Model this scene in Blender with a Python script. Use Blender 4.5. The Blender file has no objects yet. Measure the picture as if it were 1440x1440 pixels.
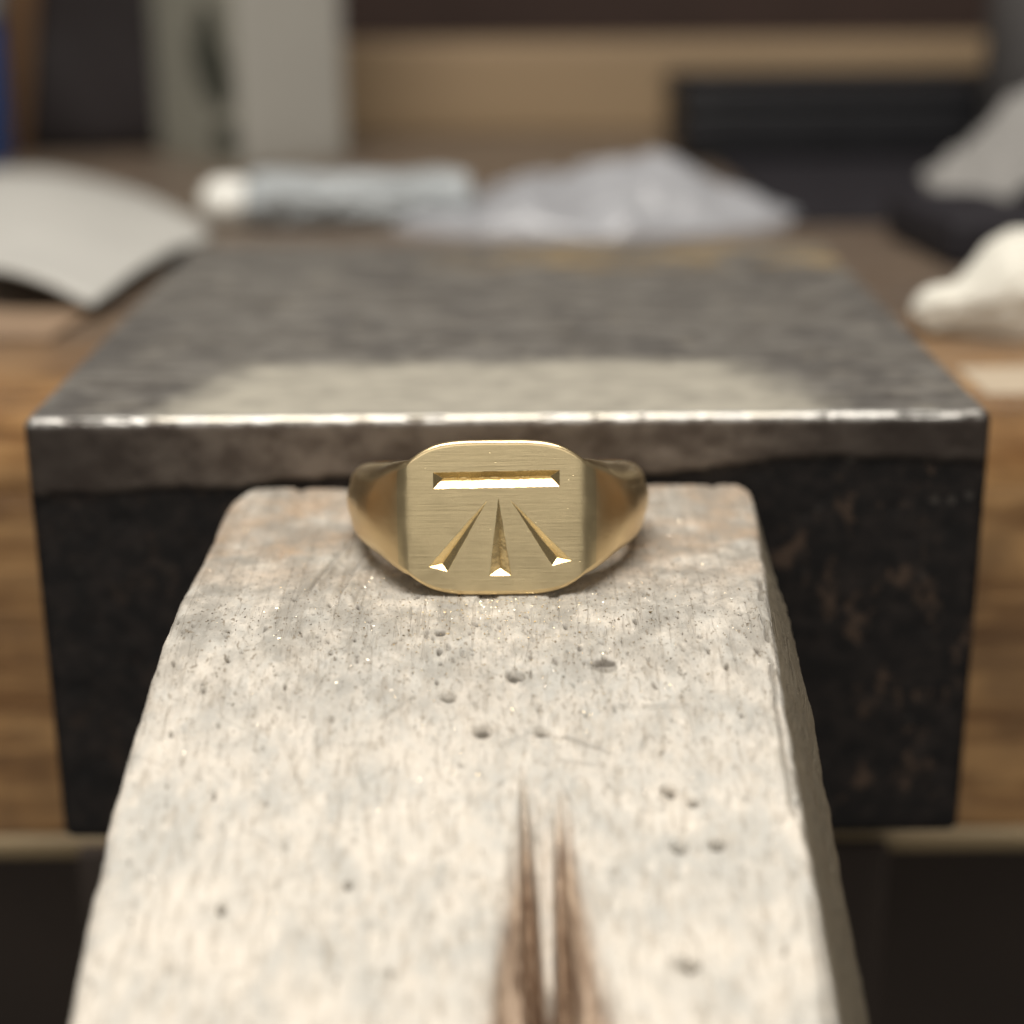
import bpy, bmesh, math, random
import numpy as np
from mathutils import Matrix, Vector, Euler

MM = 0.001
R = math.radians
sc = bpy.context.scene
col = sc.collection

# ------------------------------------------------------------------ camera
cam_d = bpy.data.cameras.new("camera")
cam = bpy.data.objects.new("camera", cam_d)
col.objects.link(cam)
cam.location = (0, 0, 41.9 * MM)
cam.rotation_euler = (Matrix.Rotation(R(90 - 18.63), 3, 'X') @ Matrix.Rotation(R(-0.47), 3, 'Z')).to_euler()
cam_d.sensor_width = 36
cam_d.lens = 2454 / 1440 * 36
cam_d.clip_start = 0.004
cam_d.clip_end = 20
cam_d.dof.use_dof = True
cam_d.dof.focus_distance = 111.8 * MM
cam_d.dof.aperture_fstop = cam_d.lens / 3.6
cam_d.dof.aperture_blades = 0
sc.camera = cam

# ------------------------------------------------------------------ world
world = bpy.data.worlds.new("World")
sc.world = world
world.use_nodes = True
bg = world.node_tree.nodes["Background"]
bg.inputs[0].default_value = (1.0, 0.93, 0.84, 1)
bg.inputs[1].default_value = 0.13

# ------------------------------------------------------------------ lamps
def area(name, loc, target, sx, sy, power, color):
    d = bpy.data.lights.new(name, 'AREA')
    d.shape = 'RECTANGLE'
    d.size = sx * MM
    d.size_y = sy * MM
    d.energy = power
    d.color = color
    o = bpy.data.objects.new(name, d)
    col.objects.link(o)
    o.location = Vector(loc) * MM
    o.rotation_euler = (Vector(target) - Vector(loc)).to_track_quat('-Z', 'Y').to_euler()
    return o
area("bench_lamp", (-25, 55, 440), (-5, 120, 0), 340, 170, 2.7, (1.0, 0.95, 0.88))
area("front_fill", (-120, -520, 260), (0, 110, 0), 700, 420, 1.25, (1.0, 0.95, 0.88))  # unseen fill lamp added to brighten the reflection on the ring face

# ------------------------------------------------------------------ exposure
sc.view_settings.view_transform = 'Standard'
sc.view_settings.look = 'None'
sc.view_settings.exposure = 0
sc.view_settings.gamma = 1
sc.view_settings.use_curve_mapping = False
sc.cycles.use_adaptive_sampling = True
sc.cycles.adaptive_threshold = 0.03
sc.cycles.use_denoising = True
sc.cycles.max_bounces = 6
sc.cycles.diffuse_bounces = 3
sc.cycles.glossy_bounces = 4
sc.cycles.transmission_bounces = 2

# ================================================================== helpers
rng = np.random.default_rng(7)

def ss(a, b, x):
    t = np.clip((x - a) / (b - a), 0, 1)
    return t * t * (3 - 2 * t)

_lat = rng.random((256, 256))
def vnoise(x, y, seed=0):
    x = np.asarray(x, float) + seed * 17.37
    y = np.asarray(y, float) + seed * 9.71
    xi = np.floor(x).astype(int); yi = np.floor(y).astype(int)
    fx = x - xi; fy = y - yi
    fx = fx * fx * (3 - 2 * fx); fy = fy * fy * (3 - 2 * fy)
    a = _lat[xi % 256, yi % 256]; b = _lat[(xi + 1) % 256, yi % 256]
    c = _lat[xi % 256, (yi + 1) % 256]; d = _lat[(xi + 1) % 256, (yi + 1) % 256]
    return (a * (1 - fx) + b * fx) * (1 - fy) + (c * (1 - fx) + d * fx) * fy
def fbm(x, y, seed=0, octv=4):
    s = 0; amp = 1; tot = 0
    for k in range(octv):
        s = s + amp * vnoise(np.asarray(x) * 2 ** k, np.asarray(y) * 2 ** k, seed + k * 3)
        tot += amp; amp *= .5
    return s / tot

def mesh_np(name, V, F, mat=None, parent=None, smooth=True, link=True):
    """V in mm; F int array (n,4) or (n,3) or list"""
    me = bpy.data.meshes.new(name)
    V = np.asarray(V, dtype=np.float32) * MM
    F = np.asarray(F, dtype=np.int32)
    n, k = F.shape
    me.vertices.add(len(V)); me.vertices.foreach_set("co", V.ravel())
    me.loops.add(n * k); me.loops.foreach_set("vertex_index", F.ravel())
    me.polygons.add(n)
    me.polygons.foreach_set("loop_start", np.arange(0, n * k, k, dtype=np.int32))
    me.polygons.foreach_set("loop_total", np.full(n, k, dtype=np.int32))
    me.update(calc_edges=True)
    me.validate()
    me.polygons.foreach_set("use_smooth", np.full(len(me.polygons), smooth))
    if mat: me.materials.append(mat)
    o = bpy.data.objects.new(name, me)
    col.objects.link(o)
    if parent: o.parent = parent
    return o

def mesh_bm(name, bm, mat=None, parent=None, smooth=True):
    me = bpy.data.meshes.new(name)
    for v in bm.verts: v.co *= MM
    bm.normal_update()
    bm.to_mesh(me); bm.free()
    for p in me.polygons: p.use_smooth = smooth
    if mat: me.materials.append(mat)
    o = bpy.data.objects.new(name, me)
    col.objects.link(o)
    if parent: o.parent = parent
    return o

def tag(o, label=None, cat=None, group=None, kind=None):
    if label: o["label"] = label
    if cat: o["category"] = cat
    if group: o["group"] = group
    if kind: o["kind"] = kind
    return o

def empty(name, loc=(0, 0, 0), rot=(0, 0, 0)):
    o = bpy.data.objects.new(name, None)
    o.empty_display_size = 0.005
    col.objects.link(o)
    o.location = Vector(loc) * MM
    o.rotation_euler = rot
    return o

def place(o, loc=(0, 0, 0), rot=(0, 0, 0)):
    o.location = Vector(loc) * MM
    o.rotation_euler = rot
    return o

def axis_pts(h, r, n, k=5):
    e = np.array([1 - math.cos(math.pi / 2 * i / k) for i in range(k)]) * r   # 0..r clustered
    mid = np.linspace(-h + r, h - r, n)
    return np.concatenate([-h + e, mid, (h - e)[::-1]])

def rbox_data(hx, hy, hz, r, nx, ny, nz, k=4):
    """rounded box grid, centred; returns verts, normals, quads"""
    ax = [axis_pts(h, r, n, k) for h, n in ((hx, nx), (hy, ny), (hz, nz))]
    hs = (hx, hy, hz)
    P = []; Q = []; off = 0
    for a, b, c in ((0, 1, 2), (1, 2, 0), (2, 0, 1)):
        A, B = np.meshgrid(ax[a], ax[b], indexing='ij')
        na, nb = A.shape
        idx = np.arange(na * nb).reshape(na, nb)
        q = np.stack([idx[:-1, :-1], idx[1:, :-1], idx[1:, 1:], idx[:-1, 1:]], -1).reshape(-1, 4)
        for s in (1, -1):
            p = np.zeros((na * nb, 3)); p[:, a] = A.ravel(); p[:, b] = B.ravel(); p[:, c] = s * hs[c]
            P.append(p); Q.append((q if s > 0 else q[:, ::-1]) + off); off += na * nb
    P = np.concatenate(P); Q = np.concatenate(Q)
    key = np.round(P * 1e4).astype(np.int64)
    _, first, inv = np.unique(key, axis=0, return_index=True, return_inverse=True)
    inv = inv.ravel()
    P = P[first]; Q = inv[Q]
    inner = np.clip(P, [-(hx - r), -(hy - r), -(hz - r)], [hx - r, hy - r, hz - r])
    d = P - inner
    N = d / np.maximum(np.linalg.norm(d, axis=1, keepdims=True), 1e-9)
    return inner + N * r, N, Q

def rbox(name, size, center, r, mat, parent=None, n=(8, 8, 8), wob=0, k=4):
    V, N, Q = rbox_data(size[0] / 2, size[1] / 2, size[2] / 2, r, *n, k=k)
    if wob:
        V = V + N * wob * (fbm(V[:, 0] * .11 + V[:, 2] * .07, V[:, 1] * .11 + V[:, 2] * .05, 3) - .5)[:, None]
    return mesh_np(name, V + np.array(center), Q, mat, parent)

def lathe(name, prof, mat, parent=None, seg=48, axis='Z', smooth=True):
    """prof: list of (r, h) ; closed at both ends by r=0 points"""
    prof = np.array(prof, float)
    ang = np.linspace(0, 2 * math.pi, seg, endpoint=False)
    n = len(prof)
    V = np.zeros((n, seg, 3))
    V[:, :, 0] = prof[:, None, 0] * np.cos(ang); V[:, :, 1] = prof[:, None, 0] * np.sin(ang); V[:, :, 2] = prof[:, None, 1]
    idx = np.arange(n * seg).reshape(n, seg)
    nx = np.roll(idx, -1, 1)
    Q = np.stack([idx[:-1], nx[:-1], nx[1:], idx[1:]], -1).reshape(-1, 4)
    V = V.reshape(-1, 3)
    if axis == 'X': V = V[:, [2, 0, 1]]
    bm = bmesh.new()
    vs = [bm.verts.new(v) for v in V]
    for q in Q:
        try: bm.faces.new([vs[i] for i in q])
        except ValueError: pass
    bmesh.ops.remove_doubles(bm, verts=bm.verts, dist=1e-4)
    return mesh_bm(name, bm, mat, parent, smooth)

# ------------------------------------------------------------------ node helper
class NT:
    def __init__(s, name):
        s.m = bpy.data.materials.new(name); s.m.use_nodes = True
        s.t = s.m.node_tree; s.b = s.t.nodes["Principled BSDF"]
        tc = s.t.nodes.new("ShaderNodeTexCoord"); mp = s.t.nodes.new("ShaderNodeMapping")
        mp.inputs["Scale"].default_value = (1000, 1000, 1000)
        s.t.links.new(tc.outputs["Object"], mp.inputs["Vector"]); s.co = mp.outputs[0]
    def put(s, sock, v):
        if isinstance(v, bpy.types.NodeSocket): s.t.links.new(v, sock)
        elif isinstance(v, tuple) and sock.type == 'RGBA' and len(v) == 3: sock.default_value = (*v, 1)
        else: sock.default_value = v
    def scaled(s, sx, sy, sz, loc=(0, 0, 0), rot=(0, 0, 0)):
        n = s.t.nodes.new("ShaderNodeMapping"); s.put(n.inputs[0], s.co)
        n.inputs["Scale"].default_value = (sx, sy, sz); n.inputs["Location"].default_value = loc
        n.inputs["Rotation"].default_value = rot
        return n.outputs[0]
    def noise(s, scale=1, detail=4, rough=.55, co=None, dist=0):
        n = s.t.nodes.new("ShaderNodeTexNoise"); s.put(n.inputs["Vector"], co or s.co)
        n.inputs["Scale"].default_value = scale; n.inputs["Detail"].default_value = detail
        n.inputs["Roughness"].default_value = rough; n.inputs["Distortion"].default_value = dist
        return n.outputs["Fac"]
    def voro(s, scale=1, co=None, feat='F1', out="Distance"):
        n = s.t.nodes.new("ShaderNodeTexVoronoi"); n.feature = feat
        s.put(n.inputs["Vector"], co or s.co); n.inputs["Scale"].default_value = scale
        return n.outputs[out]
    def step(s, v, a, b, lo=0, hi=1):
        n = s.t.nodes.new("ShaderNodeMapRange"); n.interpolation_type = 'SMOOTHSTEP'
        s.put(n.inputs[0], v)
        for i, x in zip((1, 2, 3, 4), (a, b, lo, hi)): n.inputs[i].default_value = x
        return n.outputs[0]
    def math(s, op, a, b=0.0, c=0.0):
        n = s.t.nodes.new("ShaderNodeMath"); n.operation = op
        s.put(n.inputs[0], a); s.put(n.inputs[1], b); s.put(n.inputs[2], c); return n.outputs[0]
    def mix(s, f, a, b):
        n = s.t.nodes.new("ShaderNodeMix"); n.data_type = 'RGBA'
        s.put(n.inputs[0], f); s.put(n.inputs[6], a); s.put(n.inputs[7], b); return n.outputs[2]
    def sep(s, co=None):
        n = s.t.nodes.new("ShaderNodeSeparateXYZ"); s.put(n.inputs[0], co or s.co); return n.outputs
    def attr(s, name):
        n = s.t.nodes.new("ShaderNodeAttribute"); n.attribute_name = name; return n.outputs["Fac"]
    def bump(s, hgt, dist, strength=1, prev=None):
        n = s.t.nodes.new("ShaderNodeBump"); s.put(n.inputs["Height"], hgt)
        n.inputs["Distance"].default_value = dist * MM; n.inputs["Strength"].default_value = strength
        if prev: s.put(n.inputs["Normal"], prev)
        return n.outputs[0]
    def out(s, **kw):
        for k, v in kw.items(): s.put(s.b.inputs[k.replace('_', ' ')], v)
        return s.m

def simple(name, c, rough=.6, metal=0, var=.25, scale=.2, bump=.05, spec=.5):
    t = NT(name)
    n = t.noise(scale, 5, .6)
    cc = t.mix(n, tuple(x * (1 - var) for x in c), tuple(min(1, x * (1 + var)) for x in c))
    kw = dict(Base_Color=cc, Roughness=t.step(n, .2, .8, rough * .85, min(1, rough * 1.15)), Metallic=metal, Specular_IOR_Level=spec)
    if bump: kw["Normal"] = t.bump(t.noise(scale * 6, 4), bump)
    return t.out(**kw)

# ================================================================== materials
def mat_gold(name, kind, rough):
    t = NT(name)
    blot = t.noise(.5, 3)
    if kind == "face":
        br = t.noise(1, 3, .7, t.scaled(.5, 1.2, 20))
        br2 = t.noise(1, 2, .6, t.scaled(.22, .3, 5, (3, 1, 7)))
        n = t.bump(t.math('ADD', t.math('MULTIPLY', br, t.step(blot, .3, .7, .3, 1.2)), br2), .0065, 1)
        sc_ = t.voro(1, t.scaled(.7, .7, 1.9, (0, 0, 3)))
        n = t.bump(t.step(sc_, 0, .06), .03, .8, n)
        c = t.mix(t.math('ADD', t.math('MULTIPLY', blot, .6), t.math('MULTIPLY', br2, .4)), (.62, .50, .285), (.76, .63, .385))
    else:
        c = t.mix(blot, (.74, .58, .32), (.84, .67, .40))
        n = t.bump(t.noise(1, 3, .6, t.scaled(2, 2, 7)), .008, 1) if kind == "band" else t.bump(t.noise(2.5, 2), .006, .6)
        if kind == "cut": c = (.84, .66, .35)
    return t.out(Base_Color=c, Metallic=1.0, Roughness=t.step(blot, .3, .7, rough - .03, rough + .05), Normal=n)

M_face = mat_gold("brushed_gold", "face", .33)
M_band = mat_gold("satin_gold", "band", .32)
M_cut = mat_gold("polished_gold", "cut", .23)

def mat_pin():
    t = NT("worn_bench_pin_wood")
    X, Y, Z = t.sep()
    big = t.noise(.24, 5, .62, t.scaled(1, .7, 1, (2, 5, 0)), .6)
    mid = t.noise(.9, 5, .62, t.scaled(1, .6, 1))
    grain = t.noise(1, 4, .6, t.scaled(1.5, .05, 1.5), .3)
    fine = t.noise(7, 2, .6)
    fib = t.noise(1, 4, .65, t.scaled(4.5, .4, 3))
    cream = (.75, .69, .60); grey = (.53, .515, .47)
    mot = t.math('ADD', t.math('MULTIPLY', big, .6), t.math('ADD', t.math('MULTIPLY', mid, .25), t.math('MULTIPLY', fib, .15)))
    c = t.mix(t.step(mot, .37, .62), grey, cream)
    c = t.mix(t.step(mid, .56, .70, 0, .55), c, (.83, .77, .68))
    c = t.mix(t.step(grain, .48, .68, 0, .38), c, (.46, .40, .32))
    c = t.mix(t.step(fib, .56, .72, 0, .40), c, (.33, .29, .235))
    gl = t.step(t.noise(1, 3, .6, t.scaled(2.8, .022, 1.5, (3, 0, 1)), .25), .56, .66)
    c = t.mix(t.math('MULTIPLY', gl, .34), c, (.36, .30, .225))
    # brown handled wood towards the steel block
    rear = t.math('MULTIPLY', t.step(Y, 104, 118), t.step(t.noise(.22, 4, .6, t.scaled(1, 1, 1, (9, 2, 4))), .30, .58))
    c = t.mix(t.math('MULTIPLY', rear, .75), c, (.42, .285, .175))
    # grey metal dirt rubbed round the ring
    dirt = t.math('MULTIPLY', t.step(t.noise(.45, 5, .68, t.scaled(1, .8, 1, (4, 7, 1))), .30, .66), t.step(Y, 86, 104))
    c = t.mix(t.math('MULTIPLY', dirt, .8), c, (.29, .27, .235))
    # fine specks
    sp = t.step(t.noise(3.4, 2, .5, t.scaled(1, .6, 1)), .62, .70)
    c = t.mix(t.math('MULTIPLY', sp, t.step(Y, 84, 102, .3, .75)), c, (.22, .18, .13))
    sp2 = t.step(t.noise(1.5, 3, .6, t.scaled(1.5, .6, 1, (1, 8, 0))), .64, .72)
    c = t.mix(t.math('MULTIPLY', sp2, .30), c, (.26, .23, .18))
    c = t.mix(t.attr("cut"), c, t.mix(t.step(t.noise(1, 3, .6, t.scaled(2.6, .16, 1.2)), .3, .7), (.20, .115, .065), (.52, .38, .265)))
    c = t.mix(t.attr("side"), c, t.mix(t.noise(1, 5, .7, t.scaled(1.2, .35, 2.2)), (.075, .064, .045), (.23, .195, .14)))  # darker flanks: shade on the pin's sides put into the wood colour
    c = t.mix(t.attr("pit"), c, (.075, .062, .046))
    n = t.bump(fine, .05, .6)
    n = t.bump(t.math('SUBTRACT', t.math('ADD', mid, fib), gl), .09, .6, n)
    return t.out(Base_Color=c, Roughness=t.step(mid, .3, .7, .5, .72), Normal=n, Specular_IOR_Level=.4)
M_pin = mat_pin()

def mat_steel():
    t = NT("worn_black_steel")
    X, Y, Z = t.sep()
    # ---- top: grey, scuffed, lighter rubbed band along the front
    n1 = t.noise(.12, 5, .6); n2 = t.noise(.45, 6, .65, t.scaled(.7, 1.4, 1)); n3 = t.noise(2.2, 4, .6)
    sw = t.noise(1, 4, .65, t.scaled(.10, .75, 1, (4, 2, 0)), 1.2)
    top = t.mix(t.step(t.math('ADD', t.math('MULTIPLY', n2, .5), t.math('MULTIPLY', sw, .5)), .36, .62), (.138, .127, .114), (.335, .318, .288))
    top = t.mix(t.step(n1, .50, .62, 0, .55), top, (.122, .116, .112))
    top = t.mix(t.step(t.noise(.3, 4, .6, t.scaled(1, 1.6, 1, (8, 4, 0))), .58, .70, 0, .6), top, (.42, .385, .32))
    scr = t.math('MULTIPLY', t.step(t.noise(1, 3, .7, t.scaled(.06, 3.2, 1, (0, 5, 0), (0, 0, .5))), .64, .72), .5)
    top = t.mix(scr, top, (.45, .43, .39))
    wob = t.math('MULTIPLY', t.math('SUBTRACT', t.noise(.35, 5, .6), .5), 7)
    wob2 = t.math('MULTIPLY', t.math('SUBTRACT', t.noise(.18, 3, .5, t.scaled(1, 1, 1, (5, 3, 0))), .5), 4)
    rubY = t.step(t.math('ADD', Y, t.math('ADD', wob2, t.math('MULTIPLY', t.math('SUBTRACT', t.noise(1.1, 3), .5), 3))), -18.8, -23.2)
    ax = t.math('ADD', t.math('ABSOLUTE', t.math('ADD', X, 2.5)), t.math('ADD', wob, t.math('MULTIPLY', t.math('ADD', Y, 38), .35)))
    rub = t.math('MULTIPLY', rubY, t.step(t.math('ADD', ax, t.math('MULTIPLY', X, -.06)), 30.5, 22.0))
    top = t.mix(t.math('MULTIPLY', rub, t.step(n2, .3, .62, .72, .97)), top, t.mix(n2, (.60, .565, .47), (.74, .70, .59)))
    # brass coloured smears at the back
    sm = t.math('MULTIPLY', t.step(t.noise(.16, 4, .6, t.scaled(.7, 2.4, 1, (3, 11, 0))), .48, .56), t.math('MULTIPLY', t.step(Y, 18, 26), t.step(X, -12, 4)))
    top = t.mix(t.math('MULTIPLY', sm, .95), top, (.50, .37, .20))
    # ---- front: black scale, bare brown strip at the top
    fcol = t.mix(t.step(t.noise(.6, 5, .65), .35, .75), (.0075, .0065, .0065), (.026, .020, .0175))
    rust = t.step(t.noise(.42, 5, .62, t.scaled(1, 1, .8, (7, 1, 3))), .55, .68)
    right = t.step(X, -5, 12, .25, 1)
    fcol = t.mix(t.math('MULTIPLY', t.math('MULTIPLY', rust, right), .7), fcol, (.105, .068, .046))
    chip = t.step(t.math('ADD', t.voro(.42, t.scaled(1, 1, 1, (2, 1, 5))), t.math('MULTIPLY', t.noise(1.4, 3), .25)), .32, .20)
    fcol = t.mix(t.math('MULTIPLY', t.math('MULTIPLY', chip, t.math('MULTIPLY', right, t.step(n1, .45, .6))), .4), fcol, (.13, .115, .10))
    strip = t.attr("strip")
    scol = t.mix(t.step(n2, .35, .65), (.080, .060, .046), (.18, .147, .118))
    scol = t.mix(t.step(t.math('ADD', t.math('ABSOLUTE', t.math('ADD', X, 2)), wob), 14, 34, 0, .8), scol, (.026, .019, .016))  # lighter middle: the pin's reflection put into the strip colour
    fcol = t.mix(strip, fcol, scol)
    fz = t.attr("top")
    c = t.mix(fz, fcol, top)
    c = t.mix(t.math('MULTIPLY', t.attr("edge"), t.step(n2, .38, .58, .12, 1)), c, (.46, .45, .425))  # highlight of the rounded edge put into the colour, broken by noise
    met = t.math('MAXIMUM', t.math('MULTIPLY', fz, .55), t.attr("edge"))
    ro = t.math('ADD', .44, t.math('MULTIPLY', n2, .16))
    ro = t.mix(t.attr("edge"), ro, (.46, .46, .46))
    n = t.bump(t.math('ADD', t.math('MULTIPLY', n3, .4), n2), .06, .4)
    return t.out(Base_Color=c, Metallic=met, Roughness=ro, Normal=n, Specular_IOR_Level=.35)
M_steel = mat_steel()

def mat_bench():
    t = NT("varnished_bench_wood")
    X, Y, Z = t.sep()
    g = t.noise(1, 5, .62, t.scaled(.035, .22, .22), 1.2)
    g2 = t.noise(1, 4, .6, t.scaled(.03, 1.1, 1.1, (3, 1, 2)))
    c = t.mix(t.step(g, .32, .68), (.22, .112, .045), (.52, .305, .13))
    c = t.mix(t.step(g2, .5, .75, 0, .5), c, (.15, .08, .04))
    c = t.mix(t.step(t.noise(.06, 5, .65), .45, .65, 0, .6), c, (.13, .075, .04))
    # dusty grey worn back of the bench
    dust = t.step(t.math('ADD', Y, t.math('MULTIPLY', t.noise(.05, 4), 40)), 180, 225)
    c = t.mix(t.math('MULTIPLY', dust, .85), c, t.mix(t.noise(.12, 4), (.085, .070, .062), (.19, .16, .13)))
    n = t.bump(g2, .25, .5)
    return t.out(Base_Color=c, Roughness=t.step(g, .3, .7, .25, .42), Normal=n)
M_bench = mat_bench()
M_under = simple("dark_underbench_shade", (.055, .043, .036), .8, 0, .3, .05, .1, .2)  # near-black colour standing in for shade below the bench
M_rail = simple("pale_rail_wood", (.25, .185, .10), .55, 0, .2, .06, .1)
M_tan = None
def mat_tan():
    t = NT("pale_board_wood")
    g = t.noise(1, 4, .6, t.scaled(.02, .4, .35))
    return t.out(Base_Color=t.mix(g, (.25, .175, .098), (.36, .255, .15)), Roughness=.55, Normal=t.bump(g, .2, .4))
M_tan = mat_tan()
M_wall = simple("dark_back_panel", (.055, .036, .030), .8, 0, .4, .03, 0, .2)
M_paper = simple("white_paper", (.50, .49, .455), .85, 0, .16, .04, .05, .2)
M_card = simple("tan_card", (.30, .21, .14), .8, 0, .12, .08, .05, .2)
M_tube = simple("grey_plastic_wrap", (.36, .385, .395), .28, 0, .12, .1, .05)
M_glint = simple("white_glint_plastic", (.85, .84, .78), .18, 0, .03, .1, 0)
M_bag = simple("crumpled_grey_plastic", (.37, .375, .395), .22, 0, .3, .10, .1)
M_black = simple("black_box_plastic", (.012, .012, .014), .5, 0, .2, .1, .03, .3)
M_case = simple("dark_case_leather", (.016, .012, .0125), .6, 0, .5, .06, .2, .3)
M_brown = simple("brown_strap_leather", (.12, .065, .03), .6, 0, .3, .1, .2, .3)
M_blue = simple("blue_plastic", (.02, .06, .19), .4, 0, .15, .1, 0)
M_greyp = simple("grey_plastic", (.26, .28, .30), .5, 0, .15, .1, 0)
M_greyd = simple("dark_grey_enamel", (.085, .08, .078), .55, 0, .2, .1, 0, .4)
M_cloth = simple("grey_cloth", (.30, .29, .275), .9, 0, .15, .25, .25, .2)
M_rubber = simple("dark_rubber", (.020, .018, .022), .7, 0, .3, .1, .05, .3)
M_white = simple("white_tissue", (.76, .735, .65), .85, 0, .05, .3, .1, .2)
M_tape = simple("masking_tape", (.52, .43, .32), .8, 0, .08, .2, .05, .2)
M_carton = simple("pale_carton", (.40, .385, .345), .75, 0, .06, .05, .02, .3)
def mat_print():
    t = NT("printed_carton_side")
    X, Y, Z = t.sep()
    def blob(cx, cz, rx, rz, a):
        ca, sa = math.cos(a), math.sin(a)
        dx = t.math('SUBTRACT', X, cx); dz = t.math('SUBTRACT', Z, cz)
        u = t.math('ADD', t.math('MULTIPLY', dx, ca), t.math('MULTIPLY', dz, sa))
        v = t.math('SUBTRACT', t.math('MULTIPLY', dz, ca), t.math('MULTIPLY', dx, sa))
        d = t.math('ADD', t.math('POWER', t.math('DIVIDE', u, rx), 2.0), t.math('POWER', t.math('DIVIDE', v, rz), 2.0))
        return t.step(d, 1.15, .85)
    m = t.math('MAXIMUM', blob(-9.0, 18.0, 6.2, 8.8, .7), blob(-5.0, 5.0, 5.0, 3.0, .0))
    m = t.math('MAXIMUM', m, blob(-9.5, 26.5, 4, 2.6, -.3))
    m = t.math('MAXIMUM', m, blob(-12, 40, 3.4, 8, .5))
    c = t.mix(m, t.mix(t.noise(.2), (.255, .25, .205), (.30, .29, .24)), (.058, .060, .046))
    return t.out(Base_Color=c, Roughness=.6)
M_print = mat_print()

# ================================================================== setting
BZ = -1.0     # bench top height
# bench top: U-shaped board round the steel block, round nose at the front
bm = bmesh.new()
pts = [(-420, 150), (-38.9, 150), (-38.9, 208), (38.3, 208), (38.3, 150), (420, 150), (420, 620), (-420, 620)]
vt = [bm.verts.new((x, y, BZ)) for x, y in pts]
vb = [bm.verts.new((x, y, -41)) for x, y in pts]
# top / bottom as quads so that bevels stay clean
def quad(vs, ids, flip):
    f = [vs[i] for i in ids]
    bm.faces.new(f[::-1] if flip else f)
for vs, fl in ((vt, False), (vb, True)):
    quad(vs, (0, 1, 2, 7), fl); quad(vs, (2, 3, 6, 7), fl); quad(vs, (3, 4, 5, 6), fl)
for i in range(8):
    j = (i + 1) % 8
    bm.faces.new((vt[i], vb[i], vb[j], vt[j]))
bm.edges.ensure_lookup_table()
sel = [e for e in bm.edges if all(abs(v.co.y - 150) < .1 for v in e.verts) and all(v.co.z > -2 for v in e.verts)]
bmesh.ops.bevel(bm, geom=sel, offset=7, segments=8, profile=.5, affect='EDGES')
bmesh.ops.recalc_face_normals(bm, faces=bm.faces)
bench = tag(mesh_bm("bench_top", bm, M_bench, None, True), kind="structure")
bench["label"] = "varnished brown wooden workbench top around the steel block"
for p in bench.data.polygons: p.use_smooth = abs(p.normal.z) < .99 and abs(p.normal.y) < .99 and abs(p.normal.x) < .9
rbox("lower_rail", (840, 30, 2.4), (0, 164.2, -42.4), .8, M_rail, bench, (6, 4, 3))
rbox("shade_panel", (840, 12, 300), (0, 190, -196), 1, M_under, bench, (4, 3, 4))  # dark panel standing in for the shaded void under the bench
back = tag(rbox("wall_back", (900, 12, 400), (0, 472, 180), 1, M_wall, None, (4, 3, 4)), kind="structure")

# ================================================================== steel block
def steel_block():
    hx, hy, hz = 37.5, 38.1, 18.3
    V, N, Q = rbox_data(hx, hy, hz, .9, 260, 110, 120, 6)
    x, y, z = V.T
    # waviness of the long edges and small chips
    e1 = ss(.6, .95, 1 - np.abs(np.abs(N[:, 1]) - .7) * 3) * (N[:, 2] > .25) * (N[:, 1] < -.25)
    chip = np.clip(fbm(x * .55, x * 0 + 2, 5, 3) - .55, 0, 1) * 1.6 + np.clip(vnoise(x * 1.9, x * 0 + 6, 8) - .74, 0, 1) * 1.6
    V = V - N * (e1 * chip * .8)[:, None]
    V = V + N * (.025 * (fbm(x * .35, z * .35 + y * .35, 2, 4) - .5))[:, None]
    # front: bare strip above, scale below is .25 mm lower with a ragged border
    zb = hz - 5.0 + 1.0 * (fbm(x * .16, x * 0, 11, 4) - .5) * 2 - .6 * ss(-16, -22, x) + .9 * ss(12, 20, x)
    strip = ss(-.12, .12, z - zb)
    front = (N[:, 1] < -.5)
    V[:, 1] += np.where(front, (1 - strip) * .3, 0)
    pits = ss(.60, .8, fbm(x * .9, z * .9, 21, 3)) * .05
    V[:, 1] += np.where(front, pits, 0)
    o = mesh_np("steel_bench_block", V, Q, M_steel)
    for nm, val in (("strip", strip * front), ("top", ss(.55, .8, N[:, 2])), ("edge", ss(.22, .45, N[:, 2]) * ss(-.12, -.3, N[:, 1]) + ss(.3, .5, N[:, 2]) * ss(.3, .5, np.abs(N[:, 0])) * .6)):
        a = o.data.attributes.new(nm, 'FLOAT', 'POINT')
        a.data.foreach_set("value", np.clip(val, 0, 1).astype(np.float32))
    place(o, (-.3, 129.8 + hy, 6 - hz))
    rbox("shade_block", (72, 40, 11.5), (0, 4, -hz - 5.6), .6, M_under, o, (6, 6, 4))  # added dark block, stands in for shade below the steel
    rbox("shade_plate", (78, 50, 22), (-2.7, 5, -hz - 22.3), .6, M_under, o, (6, 6, 4))  # added dark plate, stands in for the shadow across the rail
    tag(o, "heavy dark steel bench block with worn front edge carrying a painted highlight behind the ring", "steel block")
    return o
steel_block()

# ================================================================== bench pin
KY, KM, KW = 101.7, math.tan(R(20.6)), 5.0
def pin_z(y):
    d = KY - y
    return np.where(d < -KW, 0, np.where(d > KW, -KM * d, -KM * (d + KW) ** 2 / (4 * KW)))

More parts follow.
